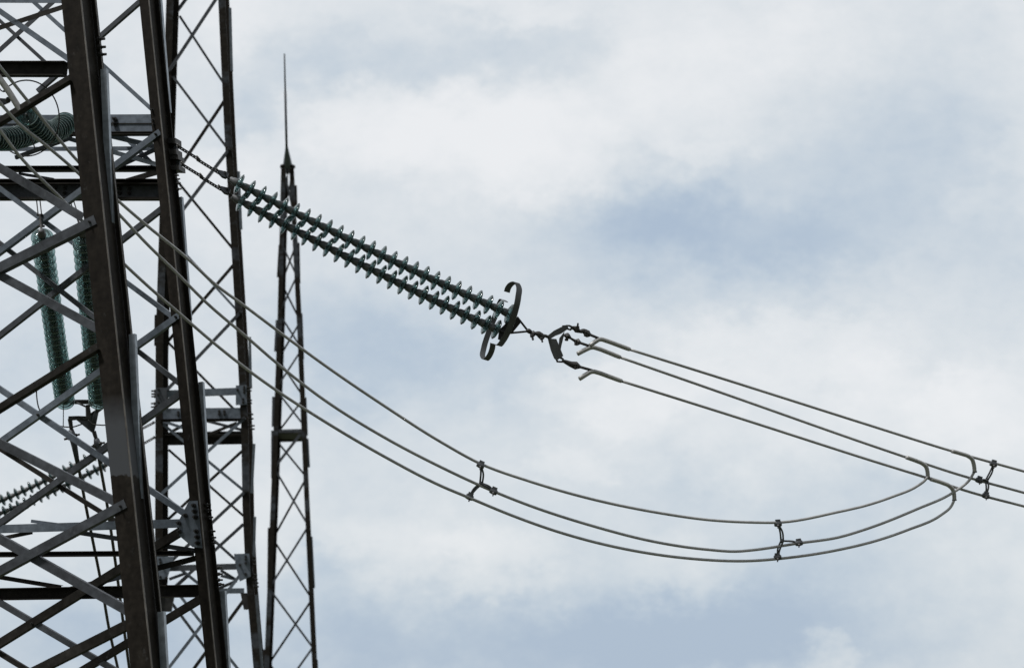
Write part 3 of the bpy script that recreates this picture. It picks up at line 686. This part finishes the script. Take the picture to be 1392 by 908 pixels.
mesh_obj('link_rod', *tube([P(693, 452.8, 24.0), P(707, 451.5, 24.02), P(717, 450.5, 24.04)], .012, 8), M['black'], yoke, smooth=True)
for p, q in ((P(690, 426, 23.95), P(702, 433, 24.0)), (P(673, 447.5, 23.9), P(690, 453, 23.98))):
    mesh_obj('ball_pin', *tube([p, q], .014, 8), M['black'], yoke, smooth=True)
def shackle_chain(parent, pts, rs, m='black'):
    mesh_obj('shackle', *tube(spline(pts, 3), [v for a, b in zip(rs[:-1], rs[1:]) for v in [a + (b - a) * k / 3 for k in range(3)]] + [rs[-1]], 8), M[m], parent)
shackle_chain(yoke, [P(715, 449, 24.04), P(719, 450, 24.04), P(722, 452, 24.05), P(725, 453.5, 24.05), P(728, 453, 24.06)], [.02, .03, .024, .042, .016])
shackle_chain(yoke, [P(727, 453, 24.06), P(732, 454, 24.07), P(737, 457.5, 24.08), P(740, 456.5, 24.09), P(746, 458.5, 24.1)], [.018, .036, .042, .02, .018])
bolt(yoke, P(723, 455, 24.0), Vector((.2, -.3, -1)), 1.4); bolt(yoke, P(736, 459, 24.03), Vector((.2, -.3, -1)), 1.2)

tri = thing('triangular_yoke', P(757, 462, 24.15), 'three cornered dark yoke plate spreading the three line conductors', 'yoke')
def ring_plate(name, outer, inner, m, parent, t=.014):
    """plate with a slot: outer and inner loops of equal length"""
    k = len(outer); V_ = [p + ny * t / 2 for p in outer + inner] + [p - ny * t / 2 for p in outer + inner]; F_ = []
    for i in range(k):
        j = (i + 1) % k
        F_ += [(i, j, k + j, k + i), (2 * k + i, 3 * k + i, 3 * k + j, 2 * k + j), (i, 2 * k + i, 2 * k + j, j), (k + i, k + j, 3 * k + j, 3 * k + i)]
    return mesh_obj(name, V_, F_, m, parent)
D3 = 24.12
plate3('yoke_arm', PX([(744, 456.5), (753, 449.5), (766, 443), (771, 441.5), (772.5, 447), (763, 453.5), (755, 456.5), (748, 461)], D3), M['hoop'], tri)
plate3('yoke_arm', PX([(744.5, 459), (749, 460.5), (756, 461), (761, 473), (765.5, 484), (757, 490), (753.5, 487), (749, 476)], D3 - .02), M['hoop'], tri)
plate3('yoke_arm', PX([(760.5, 459.5), (767, 451), (766.5, 456), (763, 470), (761.5, 478), (759, 473)], D3 + .22), M['hoop'], tri)
ring_plate('slot_plate', PX([(764, 442.5), (774, 441.8), (780, 444.5), (776, 449.5), (768, 447)], D3 + .03), PX([(769.5, 443.7), (773, 443.7), (776.5, 445.3), (774.5, 447), (770.5, 446)], D3 + .03), M['black'], tri)
ring_plate('slot_plate', PX([(753.5, 484), (760, 482.5), (766.5, 488), (765, 493), (757, 492.5)], D3 - .02), PX([(757.3, 488), (761, 487.2), (764.3, 489), (763.3, 490.8), (758.5, 490.6)], D3 - .02), M['black'], tri)
fit_top = [P(776, 446, 24.2), P(780, 446, 24.21), P(784, 448, 24.22), P(788, 450.5, 24.23), P(793, 450, 24.24), P(799, 454, 24.25), P(803, 455.5, 24.26)]
fit_mid = [P(767, 456, 24.35), P(771, 456.5, 24.36), P(776, 460, 24.37), P(781, 463, 24.38), P(785, 465, 24.39), P(789, 466, 24.4)]
fit_low = [P(765, 490.5, 24.12), P(769, 492, 24.13), P(776, 495, 24.14), P(783, 497, 24.15), P(789, 499, 24.16)]
shackle_chain(tri, fit_top, [.016, .026, .042, .020, .030, .046, .018])
shackle_chain(tri, fit_mid, [.016, .040, .014, .018, .048, .020])
shackle_chain(tri, fit_low, [.018, .026, .036, .050, .018])
for p in (P(785, 446, 24.15), P(796, 457, 24.2), P(783, 469, 24.33), P(770, 463, 24.3), P(783, 501, 24.1)): bolt(tri, p, Vector((.1, -.5, 1)), 1.2)

# ================================================================== LINE CONDUCTORS
DM = lambda x: 24.1 + (x - 745) * .00302
GC = 'three conductors of the line bundle'
RC_ = .0166
def cable(name, label, pts, r, m, cat, group, fn, sub=10):
    q = spline(PX(pts, fn), sub)
    o = mesh_obj(name, *tube(q, r, 10), M[m], None, smooth=True, origin=q[0]); return tag(o, label, cat, group)
def end_right(a, b, x): return (x, a[1] + (b[1] - a[1]) * (x - a[0]) / (b[0] - a[0]))
cond = []
for label, start, mids, sl, rod, off in (
    ('top line conductor from the yoke to the right edge', (856, 475), [(1020, 526.5), (1180, 577.3), (1294, 613), (1392, 640.5), (1560, 687)], [(802, 470), (810.5, 463.6), (814.3, 461.5), (818, 461.4), (824, 463.2), (840, 469), (856, 475)], [(801, 454.5), (815, 460.5), (824, 464)], .10),
    ('middle line conductor from the yoke to the right edge', (843, 485.7), [(1010, 544), (1180, 603.8), (1232, 621.5), (1300, 644), (1392, 669.5), (1560, 716)], [(785, 481), (798, 474.4), (802.5, 472.5), (806.5, 472.2), (812, 473.6), (828, 479.6), (843, 485.7)], [(787, 465.5), (800, 470), (812, 474.5)], .26),
    ('lowest line conductor from the yoke to the right edge', (845, 518), [(1010, 569.8), (1180, 624.4), (1265, 651), (1320, 669), (1392, 688), (1560, 733)], [(787.5, 515), (798.5, 508), (802.5, 505.7), (806.5, 505), (812, 506.2), (828, 511.8), (845, 518)], [(787, 498.3), (800, 502), (813, 506)], .02)):
    fn = lambda x, off=off: DM(x) + off * max(0, 1 - max(0, x - 860) / 500)
    o = cable('line_conductor', label, [start] + mids, RC_, 'cable', 'cable', GC, fn); cond.append(o)
    q = spline(PX(sl, fn), 6); mesh_obj('dead_end_sleeve', *tube(q, [.0275] * (len(q) - 2) + [.0265, .025], 12), M['sleeve'], o, smooth=True)
    q = PX(rod, fn); mesh_obj('steel_rod', *tube(q, .017, 8), M['black'], o, smooth=True)

# ================================================================== JUMPER CABLES
DJ = lambda x: 20.98 + x * .0052 if x < 235 else 22.2 + (x - 235) * .003335
GJ = 'three jumper cables of the hanging loop'
RJ = .0172
J = [
 ('upper jumper cable looping from the near tower to the middle conductor', [(-120, -55), (13, 107), (60, 165), (104.5, 218), (154.6, 267.6), (200, 307), (253, 350), (292.5, 386.5), (332, 415.6), (390, 459), (440, 495.5), (520, 550), (600, 601), (653, 630), (720, 654), (800, 677), (900, 697.5), (960, 706), (1020, 709.6), (1062, 709.6), (1140, 695.4), (1180, 686), (1213, 675), (1246, 661), (1257, 653), (1261, 648)],
  [(1232, 621.5), (1246, 626.5), (1254, 630), (1258.6, 634), (1260.6, 640), (1261.4, 649)]),
 ('middle jumper cable looping from the near tower to the top conductor', [(-120, -30), (0, 140), (26.4, 169), (60, 196), (105.7, 235), (157.8, 287.4), (200, 332), (239.6, 370.7), (279, 410), (337.5, 460), (372, 490), (440, 543), (520, 593), (600, 635), (666, 665.5), (720, 687), (800, 713), (900, 738), (960, 746.5), (1005, 749), (1020, 747.7), (1086, 738), (1140, 730), (1180, 718), (1246, 692), (1296, 669), (1318, 652), (1324.5, 641)],
  [(1294, 613), (1308, 617), (1316, 619.8), (1321.3, 624), (1323.6, 630.5), (1325, 642)]),
 ('lowest jumper cable looping from the near tower to the lowest conductor', [(-120, 20), (0, 177), (23.8, 209), (87, 274), (164.4, 354.8), (200, 388), (253, 434), (282, 459), (348, 511), (440, 572), (520, 619), (600, 660.5), (637, 676), (695, 700), (760, 723), (850, 746), (940, 759), (1020, 762), (1062, 758.8), (1140, 747), (1190, 735), (1234, 720), (1279, 700), (1293, 688), (1297.3, 679)],
  [(1265, 651), (1282, 656.5), (1290, 660), (1294.6, 664.5), (1296.8, 671), (1297.4, 680)])]
for label, pts, term in J:
    o = cable('jumper_cable', label, pts, RJ, 'jumper', 'cable', GJ, DJ, 8)
    q = spline(PX(term, lambda x: DM(x) - .02), 6); mesh_obj('terminal_sleeve', *tube(q, [.0262] * len(q), 12), M['sleeve'], o, smooth=True)
    mesh_obj('end_collar', *tube([q[-2].lerp(q[-1], .2), q[-1].lerp(q[-2], -.12)], .0305, 12), M['hoop'], o)

# ================================================================== SPACERS
def spacer(label, ctr, clamps, D):
    root = thing('bundle_spacer', P(*ctr, D), label, 'spacer', 'three armed spacers on the conductors')
    c = P(*ctr, D)
    hub = mesh_obj('hub', *oriented(lathe([(-.02, .012), (-.016, .022), (.016, .022), (.02, .012)], 10), c, Vector((.2, -.9, .2))), M['hoop'], root, smooth=True)
    for i, (x, y, dirx, diry) in enumerate(clamps):
        e = P(x, y, D - .02); mid = c.lerp(e, .5) + Vector(((-1) ** i * .012, 0, .006))
        for s_ in (-.012, .016):
            mesh_obj('arm', *tube(spline([c + Vector((s_, 0, 0)), mid + Vector((s_, -.01, 0)), e], 5), .0115, 8), M['hoop'], root, smooth=True)
        d = (P(x + dirx, y + diry, D) - P(x, y, D)).normalized()
        n_ = d.cross(Vector((0, -1, 0))).normalized()
        cl = mesh_obj('clamp', *oriented(lathe([(-.046, .022), (-.040, .030), (-.012, .035), (.012, .036), (.040, .030), (.046, .022)], 12), e + n_ * .004, d), M['hoop'], root)
        jaw = box_between(e - d * .03 - n_ * .035, e + d * .03 - n_ * .035, .03, Vector((0, -1, 0)), .05)
        mesh_obj('clamp_jaw', *jaw, M['hoop'], cl)
        bolt(cl, e + Vector((0, -.03, -.02)), Vector((-.2, -.5, -.9)), .9)
spacer('three armed spacer on the jumper loop nearer the towers', (653.8, 657), [(653.5, 632, 10, 4.5), (638.5, 675, 10, 4.4), (671, 667.5, 10, 4.2)], DJ(655))
spacer('three armed spacer on the jumper loop at its lowest stretch', (1063, 735), [(1057.5, 711.5, 10, -.5), (1057, 757, 10, -1), (1086, 737.5, 10, -1.5)], DJ(1063))
spacer('three armed spacer on the line conductors by the right edge', (1341, 652.5), [(1350.5, 630.5, 10, 3), (1331, 652.5, 10, 3), (1340, 673.5, 10, 3)], DM(1341))

# ================================================================== FITTINGS BELOW THE HANGING STRINGS
hy = thing('hanging_yoke', P(119, 553, 26.5), 'dark yoke with thin guard rings under the two hanging glass strings', 'yoke')
plate3('yoke_beam', PX([(86, 543.5), (150, 543.5), (150, 549), (86, 549)], 26.5), M['black'], hy, .03)
for a in ((104, 547), (131, 547)): mesh_obj('link_rod', *tube([P(*a, 26.45), P(118.5, 553.5, 26.45)], .012, 8), M['black'], hy, smooth=True)
plate3('hanger', PX([(116.5, 551), (121, 550), (123, 560), (122.5, 570), (117, 570)], 26.45), M['black'], hy, .05)
plate3('yoke_arm', PX([(93, 566), (106, 565.5), (118, 566), (118, 571), (105, 570.5), (93, 571.5)], 26.45), M['black'], hy, .03)
plate3('triangle_plate', PX([(104, 570.5), (121, 566), (134, 560.5), (130, 580), (127.5, 588.5), (124, 587)], 26.5), M['mid'], hy, .02)
plate3('yoke_arm', PX([(121, 563), (142, 549), (144, 553), (123, 569)], 26.55), M['black'], hy, .03)
for pts in ([(49.5, 528), (50, 540), (53, 555), (62, 569), (75, 577), (87, 580), (100, 580), (111, 576.5)], [(120, 571), (124, 575.5), (134, 577.5), (144, 577.5), (152, 574)]):
    mesh_obj('guard_ring', *tube(spline(PX(pts, 26.3), 6), .0085, 8), M['black'], hy, smooth=True)
mesh_obj('ring_stay', *tube(PX([(86.3, 549), (86, 579)], 26.35), .006, 6), M['mid'], hy, smooth=True)
mesh_obj('ring_stay', *tube(PX([(132.5, 549), (124, 577)], 26.35), .006, 6), M['mid'], hy, smooth=True)
GD = 'dark conductors running down behind the near tower'
for label, pts, cl, sh in (
   ('dark conductor dropping from the left arm of the hanging yoke', [(106, 630), (115, 679), (127, 739), (139, 800), (148, 853), (160, 907), (185, 1020)], [(96.5, 584), (98.5, 593), (101, 605), (106, 632)], [(95, 569), (97.5, 586)]),
   ('dark conductor dropping from the triangle plate of the hanging yoke', [(133, 616), (143, 670), (152, 729), (161, 795), (168, 850), (176, 910), (190, 1020)], [(131, 596), (132.5, 604), (134, 612), (137, 630)], [(127.5, 586), (131.5, 599)])):
    fn = lambda x, y0=pts[0][1]: 26.5
    q = spline([P(x, y, 26.5 + (y - 600) * .008) for x, y in pts], 6)
    o = tag(mesh_obj('down_conductor', *tube(q, .021, 8), M['dark_cable'], None, smooth=True, origin=q[0]), label, 'cable', GD)
    mesh_obj('dead_end_clamp', *tube(PX(cl, 26.48), [.034, .050, .040, .026], 10), M['mid'], o, smooth=True)
    mesh_obj('clevis', *tube(PX(sh, 26.47), [.03, .024], 8), M['black'], o)
    bolt(o, P(cl[1][0] - 3, cl[1][1] + 2, 26.4), Vector((-1, -.3, -.3)), 1.6); bolt(o, P(cl[1][0] + 3, cl[1][1] - 1, 26.4), Vector((1, -.3, .2)), 1.4)
# ring and clamp by the upper left strings
gr = thing('guard_ring', P(36, 161, 21.4), 'thin wire guard ring circling the insulator discs at upper left', 'ring')
rp = [(36 + 44.5 * math.cos(a), 161 - 51.5 * math.sin(a)) for a in [R(-120 + i * 255 / 40) for i in range(41)]]
mesh_obj('hoop_wire', *tube(PX(rp, 21.35), .0075, 8), M['black'], gr, smooth=True)
mesh_obj('stay_wire', *tube(PX([(35, 163), (49, 207)], 21.4), .007, 6), M['mid'], gr, smooth=True)
mesh_obj('end_curl', *tube(spline(PX([(-2, 118), (1, 123), (5, 125), (9, 124)], 21.4), 5), .007, 6), M['black'], gr, smooth=True)
de = thing('dead_end_clamp', P(12, 126, 21.25), 'thick grey clamp tube at upper left between the jumper cables', 'clamp')
mesh_obj('sleeve', *tube(spline(PX([(-50, 45), (0, 108), (12, 125), (25, 146), (30, 154)], 21.25), 5), .033, 12), M['sleeve'], de, smooth=True)
plate3('link_plate', PX([(-8, 134), (8, 135), (15, 132), (14, 139), (5, 143), (-8, 146)], 21.4), M['mid'], de, .03)
bolt(de, P(10, 137, 21.3), Vector((.6, -.6, .2)), 1.6)
